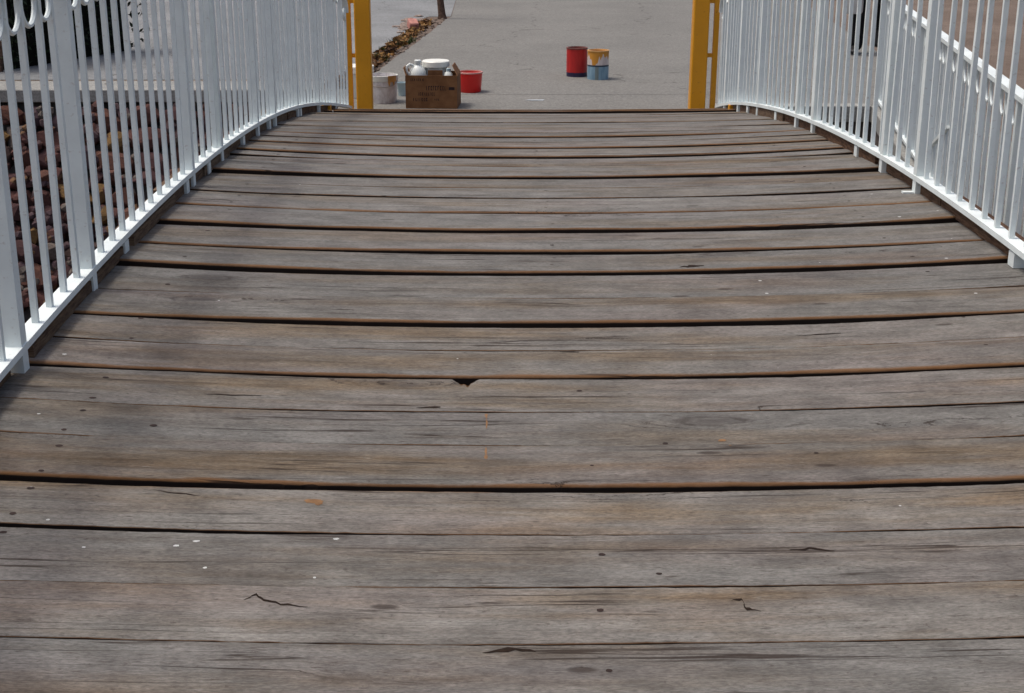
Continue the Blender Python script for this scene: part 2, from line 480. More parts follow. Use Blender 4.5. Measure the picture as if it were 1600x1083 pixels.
# concrete sheets
def rb(y): return 3.22 + .085 * (y - 9.8)
def strip_l(y): return -1.215 + .082 * (y - 11.2)
def strip_r(y): return -1.005 + .093 * (y - 11.3)
ys = [10.765 + i * .18 for i in range(34)]
rr = random.Random(3)
sl = [(strip_l(y) + rr.uniform(-.055, .035), y, .004) for y in ys]
sr = [(strip_r(y) + rr.uniform(-.018, .012), y, .004) for y in ys]
sl = [(min(a[0], b[0] - .012), a[1], a[2]) for a, b in zip(sl, sr)]
ye = ys[-1]
poly_mesh('concrete_path', [
    [(sr[i][0], sr[i][1], .004) for i in range(len(sr))][::-1] + [(rb(10.765), 10.765, .004), (rb(ye), ye, .004)],
    [(sr[0][0], 10.468, .004), (rb(10.468), 10.468, .004), (rb(10.765), 10.765, .004), (sr[0][0], 10.765, .004)],
    [(sr[-1][0], ye, .004), (rb(ye), ye, .004), (rb(60), 60, .004), (sr[-1][0], 60, .004)]], CONC)
poly_mesh('concrete_apron', [
    [(XA0, 9.50, .004), (XA1, 9.50, .004), (XA1, YR, .004), (XC_R, YR, .004), (rb(YR), YR, .004), (rb(10.46), 10.46, .004), (XA0, 10.46, .004)],
    [(XA0, 10.468, .004), (sr[0][0] - .008, 10.468, .004), (sr[0][0] - .008, 10.757, .004), (XA0, 10.757, .004)]], CONC)
poly_mesh('concrete_slab', [
    [(-40, 11.20, .004)] + [p for p in sl if p[1] > 11.20] + [(-40, ye, .004)],
    [(-40, ye + .006, .004), (sr[-1][0] - .008, ye + .006, .004), (sr[-1][0] - .008, 60, .004), (-40, 60, .004)]], CONC2)
cop = MB().box(-12, XA0 - .004, YW - .06, 11.192, -.085, .010)
tag(cop.build('concrete_coping', COPING, bevel=.006), kind='structure')
# walkway behind the side railing
poly_mesh('concrete_walkway', [[(edge_x(YN) + .13, YN, .004), (edge_x(YN) + .72, YN, .004), (edge_x(YR) + .70, YR - .01, .004), (edge_x(YR) + .13, YR - .01, .004)]], CONC)
kb = MB()
for i in range(9):
    y0 = YN + i * (YR - YN) / 9 + .004; y1 = YN + (i + 1) * (YR - YN) / 9 - .004
    a0, a1 = edge_x(y0), edge_x(y1)
    kb.add([(a0-.02,y0,-.09),(a0+.125,y0,-.09),(a1+.125,y1,-.09),(a1-.02,y1,-.09),(a0-.02,y0,.022),(a0+.125,y0,.022),(a1+.125,y1,.022),(a1-.02,y1,.022)],
           [(3,2,1,0),(4,5,6,7),(0,1,5,4),(1,2,6,5),(2,3,7,6),(3,0,4,7)])
kb.box(XA1 - .1, XC_R - .024, YR - .03, YR + .09, -.09, .022)
tag(kb.build('channel_kerb', COPING, bevel=.005), kind='structure')

# ------------------------------------------------------------------ stone wall under the far coping
def stone_mesh(seed):
    q = random.Random(seed); bm = bmesh.new()
    for _ in range(30):
        v = Vector((q.gauss(0, 1), q.gauss(0, 1), q.gauss(0, 1))).normalized()
        m = max(abs(v.x), abs(v.y), abs(v.z))
        v = v / (m ** .40) * q.uniform(.74, 1.0)
        bm.verts.new(v * .55)
    bmesh.ops.convex_hull(bm, input=bm.verts)
    for v in [v for v in bm.verts if not v.link_faces]: bm.verts.remove(v)
    me = bpy.data.meshes.new('stone'); bm.to_mesh(me); bm.free()
    me.materials.append(STONE)
    return me
STONES = [stone_mesh(100 + i) for i in range(10)]
wall = empty('stone_wall', (-3, YW, 0), 0, 'rough retaining wall of rust red and purple stones in mortar below the left railing', 'stone wall')
BAT = .46
def wall_pt(x, d): return (x, YW + .02 - BAT * d, -.085 - d)
wf = MB().add([(-12 + 3, .06 + .0, -.05), (XA0 + 3, .06, -.05), (XA0 + 3, .06 - BAT * 1.95, -2.0), (-12 + 3, .06 - BAT * 1.95, -2.0)], [(3, 2, 1, 0)])
wf.build('mortar', MORTAR, wall)
q = random.Random(11)
d = .055; nst = 0
while d < 1.9 and nst < 300:
    h = q.uniform(.085, .185)
    x = -4.35 + q.uniform(0, .15) + .25 * d
    while x < XA0 - .05 and nst < 300:
        w = q.uniform(.09, .31)
        if w > .10:
            o = link('stone', STONES[q.randrange(10)], None, wall)
            p = wall_pt(x + w / 2, d + h / 2)
            o.location = (p[0] + 3, p[1] - YW - .01 + q.uniform(-.02, .025), p[2] + q.uniform(-.032, .032))
            o.scale = (w * 1.28, .20, h * q.uniform(1.15, 1.42))
            o.rotation_euler = (q.uniform(-.2, .1) - .35, q.uniform(-.5, .5), q.uniform(-.25, .25))
            nst += 1
        x += w + q.uniform(.0, .018)
    d += h + .008
# loose rubble on the channel bed and beyond the counted stones
def rubble(name, spots, sz, chips=()):
    mb = MB(); qq = random.Random(5)
    for (x, y, z) in spots:
        me = STONES[qq.randrange(10)]
        s = qq.uniform(*sz); rot = Matrix.Rotation(qq.uniform(0, 6.3), 4, Vector((qq.random(), qq.random(), qq.random())).normalized())
        vs = [rot @ (v.co * s) + Vector((x, y, z + .25 * s)) for v in me.vertices]
        mb.add(vs, [tuple(f.vertices) for f in me.polygons])
    for (x, y, z) in chips:
        me = STONES[qq.randrange(10)]; s = qq.uniform(.035, .10); rot = Matrix.Rotation(qq.uniform(0, 6.3), 4, Vector((qq.random(), qq.random(), qq.random())).normalized())
        mb.add([rot @ (v.co * s) + Vector((x, y, z)) for v in me.vertices], [tuple(f.vertices) for f in me.polygons])
    return mb.build(name, mats_rubble)
k = NT('rubble_stone')
vv = k.voro(k.coord(), 6.)
mats_rubble = k.out(k.mix(k.ss(k.noise(k.coord(), 25, 5), .35, .7, 0, .6),
    k.ramp(k.sep(vv.outputs['Color'])[0], [(.0, (.10, .045, .040)), (.4, (.085, .055, .062)), (.7, (.15, .085, .045)), (.85, (.14, .12, .105))], 'CONSTANT'), (.04, .028, .025)), .9, spec=.2)
q = random.Random(21)
sp = [(q.uniform(-5, 2.0), q.uniform(4.5, 10), BED) for _ in range(900)]
sp += [(q.uniform(-11, -4.4), 0, 0) for _ in range(420)]
sp = [(s if s[2] else (s[0], YW - .02 - BAT * (dd := q.uniform(.05, 1.9)), -.1 - dd)) for s in sp]
tag(rubble('channel_rubble', sp, (.10, .24), [(q.uniform(-4.4, XA0), YW - .055 - BAT * (dd := q.uniform(0, 1.9)), -.1 - dd) for _ in range(650)]), 'rust red and grey rubble stones lying in the channel bed', 'rubble', kind='stuff')

# ------------------------------------------------------------------ footbridge
XM, YC0, CARC = .188, 4.22, .018
XL, XR = XM - 1.21, XM + 1.21
def rail_z(y): return .560 - CARC * (y - YC0) ** 2
def deck0(y): return rail_z(y) - .052
def sag(y): return .036 * min(1, max(0, (9.6 - y) / 4)) * min(1, max(0, (y + 1.2) / 2))
def deck_z(x, y): return deck0(y) + .005 - sag(y) * (1 - min(1, ((x - XM) / 1.3) ** 2))
def bend(y): return .075 * max(0, (y - 7.2) / 2.3) ** 2

bridge = empty('footbridge', (XM, YC0, 0), 0, 'arched wooden footbridge with worn grey cross planks filling the foreground', 'footbridge')
# boundaries between planks (distance from the camera foot) and the width of the open joint there
bounds = [(9.52, .02), (9.24, .006), (8.97, .008), (8.72, .01), (8.433, .014), (8.18, .006), (7.90, .008), (7.631, .006), (7.38, .006), (7.134, .008), (6.93, .004), (6.749, .009), (6.57, .009), (6.39, .019),
          (6.19, .009), (5.996, .020), (5.83, .008), (5.679, .021), (5.53, .007), (5.397, .006), (5.138, .020), (4.926, .007), (4.742, .007), (4.511, .019), (4.252, .014), (3.994, .021),
          (3.771, .017), (3.535, .0085), (3.335, .010), (3.162, .0065), (2.992, .010), (2.795, .0050), (2.631, .0042), (2.445, .018), (2.267, .009),
          (2.091, .0022), (1.932, .0035), (1.765, .003), (1.59, .011), (1.41, .005), (1.235, .008), (1.05, .006), (.87, .008), (.69, .006), (.50, .007), (.32, .006),
          (.14, .007), (-.04, .006), (-.22, .008), (-.40, .006), (-.58, .007), (-.76, .006), (-.94, .007), (-1.1, .007)]
TH = .046
NX = 48
SURF = {}
NAILS = [(0.181, 2.194), (0.166, 2.02), (0.168, 1.857), (0.272, 2.131), (0.183, 2.91), (0.186, 2.532), (-0.848, 2.929), (-0.846, 2.816), (-0.851, 3.178), (-0.848, 2.749),
         (-0.86, 2.653), (-0.849, 2.578), (-0.851, 2.47), (-0.851, 2.403), (-0.853, 2.306), (-0.849, 2.241), (-0.862, 3.319), (1.148, 3.322), (1.137, 3.119),
         (0.628, 2.575), (0.34, 2.638), (-0.691, 2.689), (-0.852, 2.13), (-0.85, 1.98), (1.15, 2.6), (1.16, 2.2), (1.155, 2.9)]
def drop(o, x, y):
    bvh, yc, y0, y1 = SURF[o]
    hit = bvh.ray_cast(Vector((x - XM, y - yc, 2)), Vector((0, 0, -1)))
    return hit[0].z if hit[0] else deck_z(x, y)
def flat_on(o, mb, pts, lift=.0007):
    yc = SURF[o][1]
    mb.add([(x - XM, y - yc, drop(o, x, y) + lift) for x, y in pts], [tuple(range(len(pts)))])
def plank(i, y1, g1, y0, g0):
    qq = random.Random(900 + i)
    yc = (y0 + y1) / 2
    a, b = y0 + g0 / 2, y1 - g1 / 2
    w = b - a
    big0, big1 = g0 > .009, g1 > .009
    r0 = .005 if big0 else .002; r1 = .005 if big1 else .002
    up = .004 * qq.uniform(.4, 1.2) if big0 else qq.uniform(-.001, .001)
    dn = -.004 * qq.uniform(.4, 1.2) if big1 else qq.uniform(-.001, .001)
    if y0 > 4.6: up *= 1.3; dn *= 1.3
    if y0 < 3.4 : up *= .55; dn *= .55
    crook = qq.uniform(-.006, .010); sg = qq.uniform(-.35, .45)
    x0 = XL - .075 + qq.uniform(-.018, .018); x1 = XR + .075 + qq.uniform(-.018, .018)
    nx_ = 120 if -.2 < y0 < 4.6 else NX
    xs = [x0 + (x1 - x0) * j / nx_ for j in range(nx_ + 1)]
    if i == NOTCH: xs = sorted(xs + [NOX + t * .004 for t in range(-8, 9)])
    # cross-section: (offset across, drop, edge amount)
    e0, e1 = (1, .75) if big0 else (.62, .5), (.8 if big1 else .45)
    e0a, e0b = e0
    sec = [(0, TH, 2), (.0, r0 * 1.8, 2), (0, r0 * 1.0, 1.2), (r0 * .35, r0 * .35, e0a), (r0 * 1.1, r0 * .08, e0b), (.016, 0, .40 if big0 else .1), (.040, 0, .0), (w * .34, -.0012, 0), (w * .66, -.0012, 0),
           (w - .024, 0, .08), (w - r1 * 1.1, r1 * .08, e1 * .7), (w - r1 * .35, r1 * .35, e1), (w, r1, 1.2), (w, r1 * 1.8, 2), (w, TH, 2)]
    lift = qq.uniform(-.0025, .0025) * (.3 if y0 < 2.5 else 1) + (.015 if y0 > 8.4 else 0); skew = qq.uniform(-.0022, .0022)
    vs, ed, fs = [], [], []
    ns = len(sec)
    for x in xs:
        for s_, (t, dr, e) in enumerate(sec):
            wob = 0
            if dr > 0:
                sgn = 1 if t < w / 2 else -1
                wob = sgn * (.0016 * noise.noise((x * 34 + i * 3.1, sgn * 2.1, i)) + .0012 * noise.noise((x * 95 + i * 1.1, sgn * 7.1, i)) + .0034 * noise.noise((x * 2.3 + i * 7.1, sgn * 3.3, i)) + .0016 * noise.noise((x * 11 + i * 3.7, sgn * 5.1, i)))
                if (big1 if sgn < 0 else big0): wob += sgn * abs(.0045 * noise.noise((x * 1.1 + i, sgn * 9.7, i * 1.7)))
            u_ = ((x - XM) / 1.3) ** 2
            y = a + t + wob + skew * (x - XM) - crook * (.4 - u_) * .8
            z = deck_z(x, y) - sg * sag(y) * (.5 - u_) * .6 - dr + lift + up + (dn - up) * t / w + .0022 * noise.noise((x * 2.1, t * 9, i * 1.3)) + .0016 * noise.noise((x * 1.4, i * 3.1, 0))
            # a chip broken out of one board's far edge
            if i == NOTCH and t > w * .6 and abs(x - NOX) < .030:
                c = (1 - abs(x - NOX) / .030) * (1 + .7 * noise.noise((x * 110, 0, 1)))
                y -= c * .036 * (1 if t > w - .020 else .75 if t > w - .03 else .1)
                if t > w - .029 and dr < .004: z -= c * .006
            vs.append((x - XM, y - yc, z)); ed.append(e)
    for j in range(len(xs) - 1):
        for s_ in range(ns - 1):
            fs.append((j*ns+s_, (j+1)*ns+s_, (j+1)*ns+s_+1, j*ns+s_+1))
        fs.append((j*ns+ns-1, (j+1)*ns+ns-1, (j+1)*ns, j*ns))
    fs.append(tuple(range(ns))); m = (len(xs) - 1) * ns
    fs.append(tuple(m + s_ for s_ in range(ns - 1, -1, -1)))
    me = bpy.data.meshes.new('plank'); me.from_pydata(vs, [], fs); me.update()
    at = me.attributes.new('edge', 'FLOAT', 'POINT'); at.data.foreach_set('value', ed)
    smooth_mesh(me, 50)
    me.materials.append(WOOD)
    o = link('plank', me, None, bridge, (0, yc - YC0, 0))
    bvh = BVHTree.FromPolygons([v.co.copy() for v in me.vertices], [tuple(f.vertices) for f in me.polygons])
    SURF[o] = (bvh, yc, y0, y1)
    # nail heads over the hidden beams: pieces of this board
    mb = MB()
    spots = [(px, py) for px, py in NAILS if y0 < py < y1]
    if y0 > 3.4 or y1 < 1.85:
        for bx in (-.85, .17, 1.16):
            for t in (.27, .73):
                if qq.random() < .35: continue
                spots.append((bx + qq.uniform(-.014, .014), a + w * t + qq.uniform(-.01, .01)))
    for nx, ny in spots:
        ra = qq.uniform(.0055, .0085) * (1 if nx < 0 else .85); rb_ = ra * qq.uniform(.6, .9)
        flat_on(o, mb, [(nx + ra * math.cos(u * .628) * qq.uniform(.8, 1.1), ny + rb_ * math.sin(u * .628) * qq.uniform(.8, 1.1)) for u in range(10)])
    if mb.v and y0 > .8 and y1 < 6.5:
        tag(mb.build('nail_heads', NAILM, o), kind='stuff')
    return o
NOX = -.066
NOTCH = [i for i in range(len(bounds)) if abs(bounds[i][0] - 2.992) < .001][0]
planks = []
for i in range(len(bounds) - 1):
    planks.append(plank(i, bounds[i][0], bounds[i][1], bounds[i + 1][0], bounds[i + 1][1]))
# beams under the deck, arched
for bx in (-.80, .19, 1.18):
    mb = MB(); n = 24
    for j in range(n + 1):
        y = -1.05 + j * (9.45 + 1.05) / n
        z = deck0(y) - .03 - TH - .004
        b0 = len(mb.v)
        mb.v += [(bx - XM - .05, y - YC0, z), (bx - XM + .05, y - YC0, z), (bx - XM + .05, y - YC0, z - .18), (bx - XM - .05, y - YC0, z - .18)]
        if j:
            for s_ in range(4): mb.f.append((b0 - 4 + s_, b0 - 4 + (s_ + 1) % 4, b0 + (s_ + 1) % 4, b0 + s_))
    mb.build('beam', BEAMM, bridge)
# curbs under the railings: short timbers with gaps
def curb(x, y0, y1, h=.040, w=.07):
    mb = MB(); n = max(2, int((y1 - y0) / .25))
    for j in range(n + 1):
        y = y0 + (y1 - y0) * j / n; z = deck0(y) + .0015; X = x + (bend(y))
        b0 = len(mb.v)
        mb.v += [(X - XM - w/2, y - YC0, z), (X - XM + w/2, y - YC0, z), (X - XM + w/2, y - YC0, z + h), (X - XM - w/2, y - YC0, z + h)]
        if j:
            for s_ in range(4): mb.f.append((b0 - 4 + s_, b0 - 4 + (s_ + 1) % 4, b0 + (s_ + 1) % 4, b0 + s_))
        elif 1: mb.f.append((3, 2, 1, 0))
    m = len(mb.v) - 4; mb.f.append((m, m + 1, m + 2, m + 3))
    mb.build('curb', CURBM, bridge)
qc = random.Random(17)
for X, y_start, y_end in ((XR + .044, 3.76, 9.0), (XL - .044, 3.02, 9.0), (XL - .056, -.9, 2.95)):
    y = y_start
    while y < y_end - .1:
        L_ = min(qc.uniform(.35, .95), y_end - y)
        curb(X + qc.uniform(-.008, .008), y, y + L_ - .012, qc.uniform(.028, .045), qc.uniform(.055, .075))
        y += L_ + (qc.uniform(.03, .10) if qc.random() < .35 else 0)
# drips of ochre paint and scuffs left on the boards
def blob(cx, cy, rx, ry, seed, n=14):
    qq = random.Random(seed); out = []
    for u in range(n):
        a = 2 * math.pi * u / n; f = qq.uniform(.65, 1.15)
        x, y = cx + rx * f * math.cos(a), cy + ry * f * math.sin(a)
        out.append((x, y))
    return out
def board_at(y):
    for o in planks:
        if SURF[o][2] < y < SURF[o][3]: return o
def on_board(spots, name, mat):
    for (cx, cy, rx, ry, seed) in spots:
        o = board_at(cy)
        if not o: continue
        mb = MB(); lo, hi = SURF[o][2] + .012, SURF[o][3] - .012
        flat_on(o, mb, [(x, min(hi, max(lo, y))) for x, y in blob(cx, cy, rx, ry, seed)])
        mb.build(name, mat, o)
on_board([(-.019, 2.775, .0035, .016, 1), (-.018, 2.73, .002, .030, 2), (-.019, 2.60, .0025, .022, 3), (-.018, 2.572, .004, .012, 4),
          (.455, 2.648, .009, .006, 5), (-.335, 2.384, .015, .010, 6), (-.322, 2.378, .008, .014, 8), (.466, 2.625, .004, .012, 7)], 'paint_drip', PAINTSPOT)
on_board([(-.547, 2.213, .0055, .004, 11), (-.516, 2.232, .0065, .004, 12), (-.485, 2.143, .004, .003, 13), (-.277, 2.247, .006, .0035, 14), (-.786, 2.288, .0035, .003, 15),
          (-.70, 2.198, .004, .003, 16), (1.254, 4.298, .006, .006, 17), (-.30, 2.12, .003, .003, 18), (-.93, 2.72, .004, .003, 19), (-.97, 3.05, .005, .004, 20)], 'paint_splash', SPLASH)
# splits and holes where knots have fallen out
def split(pts, wd, seed):
    o = board_at(pts[0][1])
    qq = random.Random(seed); fine_ = []
    for a, b in zip(pts, pts[1:]):
        for k_ in range(4):
            t = k_ / 4; fine_.append((a[0] + (b[0]-a[0])*t + qq.uniform(-.002, .002), a[1] + (b[1]-a[1])*t + qq.uniform(-.002, .002)))
    fine_.append(pts[-1]); n = len(fine_)
    lo, hi = SURF[o][2] + .010, SURF[o][3] - .010
    up_ = [(x, min(hi, y + wd * math.sin(math.pi * (i_ + .3) / n) * qq.uniform(.4, 1.2))) for i_, (x, y) in enumerate(fine_)]
    dn_ = [(x, max(lo, y - wd * math.sin(math.pi * (i_ + .3) / n) * qq.uniform(.4, 1.2))) for i_, (x, y) in enumerate(fine_)]
    mb = MB()
    for i_ in range(n - 1): flat_on(o, mb, [dn_[i_], dn_[i_ + 1], up_[i_ + 1], up_[i_]])
    mb.build('split', SPLITM, o)
for n_, (p_, w_) in enumerate([([(-.405, 2.040), (-.388, 2.062), (-.374, 2.046), (-.345, 2.033), (-.30, 2.026)], .0042), ([(.380, 2.046), (.396, 2.050), (.399, 2.022), (.422, 2.014)], .005),
        ([(.508, 3.800), (.54, 3.812), (.58, 3.815)], .014), ([(-.165, 2.812), (-.116, 2.820)], .006), ([(-.63, 2.414), (-.58, 2.402), (-.54, 2.393)], .003),
        ([(.505, 2.204), (.54, 2.207), (.58, 2.198)], .004), ([(.144, 3.152), (.196, 3.146)], .004), ([(-.02, 1.905), (.02, 1.915), (.06, 1.908)], .006),
        ([(.93, 2.16), (1.02, 2.175), (1.09, 2.18)], .003), ([(-.62, 2.86), (-.50, 2.862)], .003), ([(.72, 3.24), (.83, 3.245)], .004)]): split(p_, w_, 40 + n_)

# ------------------------------------------------------------------ railings
BARW, POSTW = .0142, .036
BH = .758                                                # from bottom rail to top rail
def unit_bar(w, mat, name):
    return MB().box(-w/2, w/2, -w/2, w/2, 0, 1).mesh(name, mat)
BAR = unit_bar(BARW, WHITE, 'baluster'); POST = unit_bar(POSTW, WHITE, 'post'); FOOT = unit_bar(.036, WHITE, 'foot')
FOOT_O = unit_bar(.052, OCHRE, 'foot')
rg = MB(); nr = 24
rg.tube([(0, .050 * math.cos(2 * math.pi * j / nr), .050 * math.sin(2 * math.pi * j / nr)) for j in range(nr + 1)], .0062, 6, False)
RING = rg.mesh('ring', WHITE, True)
def sweep(pts, w, h, mat, name, parent):
    """flat bar following points, top face kept up"""
    mb = MB(); P = [Vector(p) for p in pts]
    for j, p in enumerate(P):
        dd = (P[min(j + 1, len(P) - 1)] - P[max(j - 1, 0)]).normalized()
        r = dd.cross(Vector((0, 0, 1)))
        r = r.normalized() if r.length > .05 else Vector((1, 0, 0))
        u = r.cross(dd)
        b0 = len(mb.v)
        mb.v += [tuple(p + r*(w/2)*a + u*(h/2)*b) for a, b in ((-1,-1),(1,-1),(1,1),(-1,1))]
        if j:
            for s_ in range(4): mb.f.append((b0 - 4 + s_, b0 - 4 + (s_ + 1) % 4, b0 + (s_ + 1) % 4, b0 + s_))
    mb.f.append((3, 2, 1, 0)); m = len(mb.v) - 4; mb.f.append((m, m + 1, m + 2, m + 3))
    return mb.build(name, mat, parent)

def railing(X, posts, feet, label, ybar, seed):
    t = empty('railing', (X + (.019 if X > XM else -.019), YC0, rail_z(YC0)), 0, label, 'railing', 'white balustrades of the footbridge')
    qq = random.Random(seed)
    def L(y, dz=0, dx=0): return (bend(y) + dx, y - YC0, rail_z(y) - rail_z(YC0) + dz)
    Y0, Y1 = -.95, 9.50
    ysr = [Y0 + (Y1 - Y0) * j / 60 for j in range(61)]
    sweep([L(y, .001) for y in ysr], .042, .016, WHITE, 'bottom_rail', t)
    yt = [y for y in ysr if y < 9.3] + [9.30]
    tip = [L(9.34, BH - .022), L(9.40, BH - .065), L(9.44, BH - .11), L(9.45, BH - .145)]
    sweep([L(y, BH) for y in yt] + tip, .050, .018, WHITE, 'top_rail', t)
    # curled end of the top rail
    p0 = Vector(tip[-1])
    cur = [p0 + Vector((0, -.045 + .045 * math.cos(a) * (1 - a / 9), -.050 * math.sin(a) * (1 - a / 9))) for a in [j * .35 for j in range(1, 15)]]
    MB().tube(cur, .009, 6).build('scroll', WHITE, t, True)
    for p in posts:
        o = link('post', POST, None, t, L(p, -.055)); o.scale = (1, 1, BH + .046)
    for p in feet:
        o = link('foot', FOOT, None, t, L(p, -.052, 0)); o.scale = (1, 1.2, .040)
    o = link('foot', FOOT_O, None, t, L(8.62, -.056)); o.scale = (1, 1, .048)
    y = ybar
    while y > Y0 + .05: y -= .1155
    while y < Y1 - .02:
        y += .1155
        if y > Y1 - .02: break
        if min(abs(y - p) for p in posts) > .035:
            o = link('baluster', BAR, None, t, L(y + qq.uniform(-.004, .004), -.002)); o.scale = (1, 1, BH - .006)
            o.rotation_euler = (qq.uniform(-.011, .011), qq.uniform(-.007, .007), qq.uniform(-.08, .08))
        yr = y + .1155 / 2
        if yr < 9.25 and min(abs(yr - p) for p in posts) > .05:
            o = link('ring', RING, None, t, L(yr, BH - .064))
    return t
rl = railing(XL, [-.3, .35, 1.0, 1.62, 2.25, 2.95, 3.525, 4.80, 5.33, 6.18, 6.68, 7.45, 8.25, 8.9], [3.86, 4.69, 5.07, 5.8, 6.5, 7.55],
        'white metal railing with thin balusters along the left side of the plank deck', 3.09, 1)
rr_ = railing(XR, [-.3, .35, 1.0, 1.62, 2.3, 2.95, 4.66, 5.09, 6.25, 6.6, 7.6, 8.3, 8.95], [3.72, 5.46, 7.08, 7.92],
        'white metal railing with thin balusters along the right side of the plank deck', 3.09, 2)
# little welded flange on the right railing
MB().box(-.055, -.02, -.012, .012, -.052, -.046).build('foot_plate', WHITE, rr_, loc=(0, 4.66 - YC0, rail_z(4.66) - rail_z(YC0)))

# diagonal stay welded to the side railing: (distance along it, height)
BR = ((5.21, .12), (4.50, .375))
# second railing, straight, on the channel kerb to the right
A = Vector((edge_x(2.2) + .03, 2.2, .022)); B = Vector((edge_x(YR) + .03, YR - .02, .022))
side = empty('railing', A, 0, 'straight white railing with rings under its handrail, on the kerb beyond the right bridge railing', 'railing')
D = (B - A); Ln = D.length; Dn = D.normalized()
side.rotation_euler = (0, 0, math.atan2(-Dn.x, Dn.y))
SH = .728
MB().box(-.02, .02, 0, Ln, .030, .046).build('bottom_rail', WHITE, side)
MB().box(-.025, .025, 0, Ln, SH, SH + .018).build('top_rail', WHITE, side)
sposts = [0.02, 1.45, 2.95, 4.35, 5.75, Ln - .02]
for p in sposts:
    o = link('post', POST, None, side, (0, p, .001)); o.scale = (1, 1, SH - .003)
y = .13
while y < Ln - .05:
    if min(abs(y - p) for p in sposts) > .035:
        o = link('baluster', BAR, None, side, (0, y, .044)); o.scale = (1, 1, SH - .044)
        o.rotation_euler = (0, 0, RND.uniform(-.05, .05))
    yr = y + .0575
    if min(abs(yr - p) for p in sposts) > .05:
        link('ring', RING, None, side, (0, yr, SH - .056))
    y += .115
MB().bar((-.012, BR[0][0], BR[0][1]), (-.012, BR[1][0], BR[1][1]), .016, .016).build('brace', WHITE, side)

# ------------------------------------------------------------------ yellow posts at the far end
def yellow(px, sx, label, tilt):
    t = empty('yellow_post', (px, 9.60, 0), 0, label, 'post', 'ochre end posts of the footbridge')
    o = MB().box(-.052, .052, -.05, .05, 0, 1.12).build('post', OCHRE, t, bevel=.006)
    MB().box(-.056, .056, -.054, .054, 1.118, 1.135).build('cap', OCHRE, t, bevel=.004)
    s = sx - px
    MB().box(s - .017, s + .017, -.016, .016, 0, .98).build('stile', OCHRE, t)
    a, b = (s + .017, -.052) if s < 0 else (.052, s - .017)
    for z in (.388, .74): MB().box(a, b, -.011, .011, z - .013, z + .013).build('rung', OCHRE, t)
    t.rotation_euler = (0, tilt, 0)
yellow(-.868, -.962, 'thick ochre yellow post with side stile at the far end of the left railing', .0)
yellow(1.362, 1.468, 'thick ochre yellow post with side stile at the far end of the right railing', .006)

# ------------------------------------------------------------------ things left on the concrete
# cardboard box
bx = empty('cardboard_box', (-.422, 9.93, .004), R(-4), 'open brown cardboard carton with faint print beside the left yellow post', 'cardboard box')
W, Dp, H, T = .355, .27, .225, .005
MB().box(-W/2, W/2, -Dp/2, -Dp/2 + T, 0, H).build('front_wall', CARD, bx)
MB().box(-W/2, W/2, Dp/2 - T, Dp/2, 0, H).build('back_wall', CARD, bx)
MB().box(-W/2, -W/2 + T, -Dp/2 + T + .001, Dp/2 - T - .001, 0, H).build('side_wall', CARD, bx)
MB().box(W/2 - T, W/2, -Dp/2 + T + .001, Dp/2 - T - .001, 0, H).build('side_wall', CARD, bx)
MB().box(-W/2 + T, W/2 - T, -Dp/2 + T, Dp/2 - T, .001, .006).build('base', CARD, bx)
fl = MB(); fl.add([(W/2+.001,-Dp/2+.02,H),(W/2+.001,Dp/2-.02,H),(W/2-.035,Dp/2-.04,H+.062),(W/2-.035,-Dp/2+.06,H+.062),
                   (W/2-.003,-Dp/2+.02,H),(W/2-.003,Dp/2-.02,H),(W/2-.039,Dp/2-.04,H+.062),(W/2-.039,-Dp/2+.06,H+.062)],
                  [(0,1,2,3),(7,6,5,4),(3,2,6,7),(0,3,7,4),(1,5,6,2),(0,4,5,1)])
fl.build('flap', CARD, bx)
fl = MB(); fl.add([(-W/2-.001,-Dp/2+.02,H),(-W/2-.001,Dp/2-.02,H),(-W/2-.02,Dp/2-.05,H+.045),(-W/2-.02,-Dp/2+.05,H+.045),
                   (-W/2+.003,-Dp/2+.02,H),(-W/2+.003,Dp/2-.02,H),(-W/2-.016,Dp/2-.05,H+.045),(-W/2-.016,-Dp/2+.05,H+.045)],
                  [(0,3,2,1),(4,5,6,7),(3,7,6,2),(0,4,7,3),(1,2,6,5),(0,1,5,4)])
fl.build('flap', CARD, bx)
fl = MB(); fl.box(-.028, .075, -.085, -.081, H - .10, H + .030); fl.build('back_flap', CARD, bx)
pm = MB(); qp = random.Random(4)
def stroke(x0, x1, z0, z1): pm.box(x0, x1, -Dp/2 - .0008, -Dp/2 + .0008, z0, z1)
for (zc, hh, x0, x1) in ((.196, .016, -.14, -.055), (.140, .030, -.035, .095), (.100, .020, -.09, .02), (.062, .022, -.125, -.03), (.062, .012, .02, .06)):
    x = x0
    while x < x1:
        w = qp.uniform(.006, .014)
        stroke(x, x + w * .35, zc - hh/2, zc + hh/2)
        if qp.random() < .6: stroke(x + w * .35, x + w * .8, zc + hh/2 - hh*.2, zc + hh/2)
        if qp.random() < .6: stroke(x + w * .35, x + w * .8, zc - hh/2, zc - hh/2 + hh*.2)
        x += w + .004
stroke(.120, .160, .128, .148)
pm.build('printed_marks', PRINT, bx)

# white jug standing in the box
jug = empty('plastic_jug', (-.527, 9.92, .012), R(20), 'white plastic jug with handle sticking up from the left of the open carton', 'jug')
jp = [(0, 0), (.058, 0), (.062, .01), (.062, .20), (.056, .235), (.036, .262), (.020, .275), (.019, .295), (0, .296)]
MB().lathe(jp, 24).build('body', PLASTIC, jug, True)
MB().lathe([(.023, .283), (.024, .285), (.024, .305), (.020, .308), (0, .308)], 20).build('cap', PLASTIC, jug, True)
MB().tube([(-.030, 0, .268), (-.055, 0, .282), (-.078, 0, .268), (-.080, 0, .235), (-.062, 0, .205)], .009, 8).build('handle', PLASTIC, jug, True)
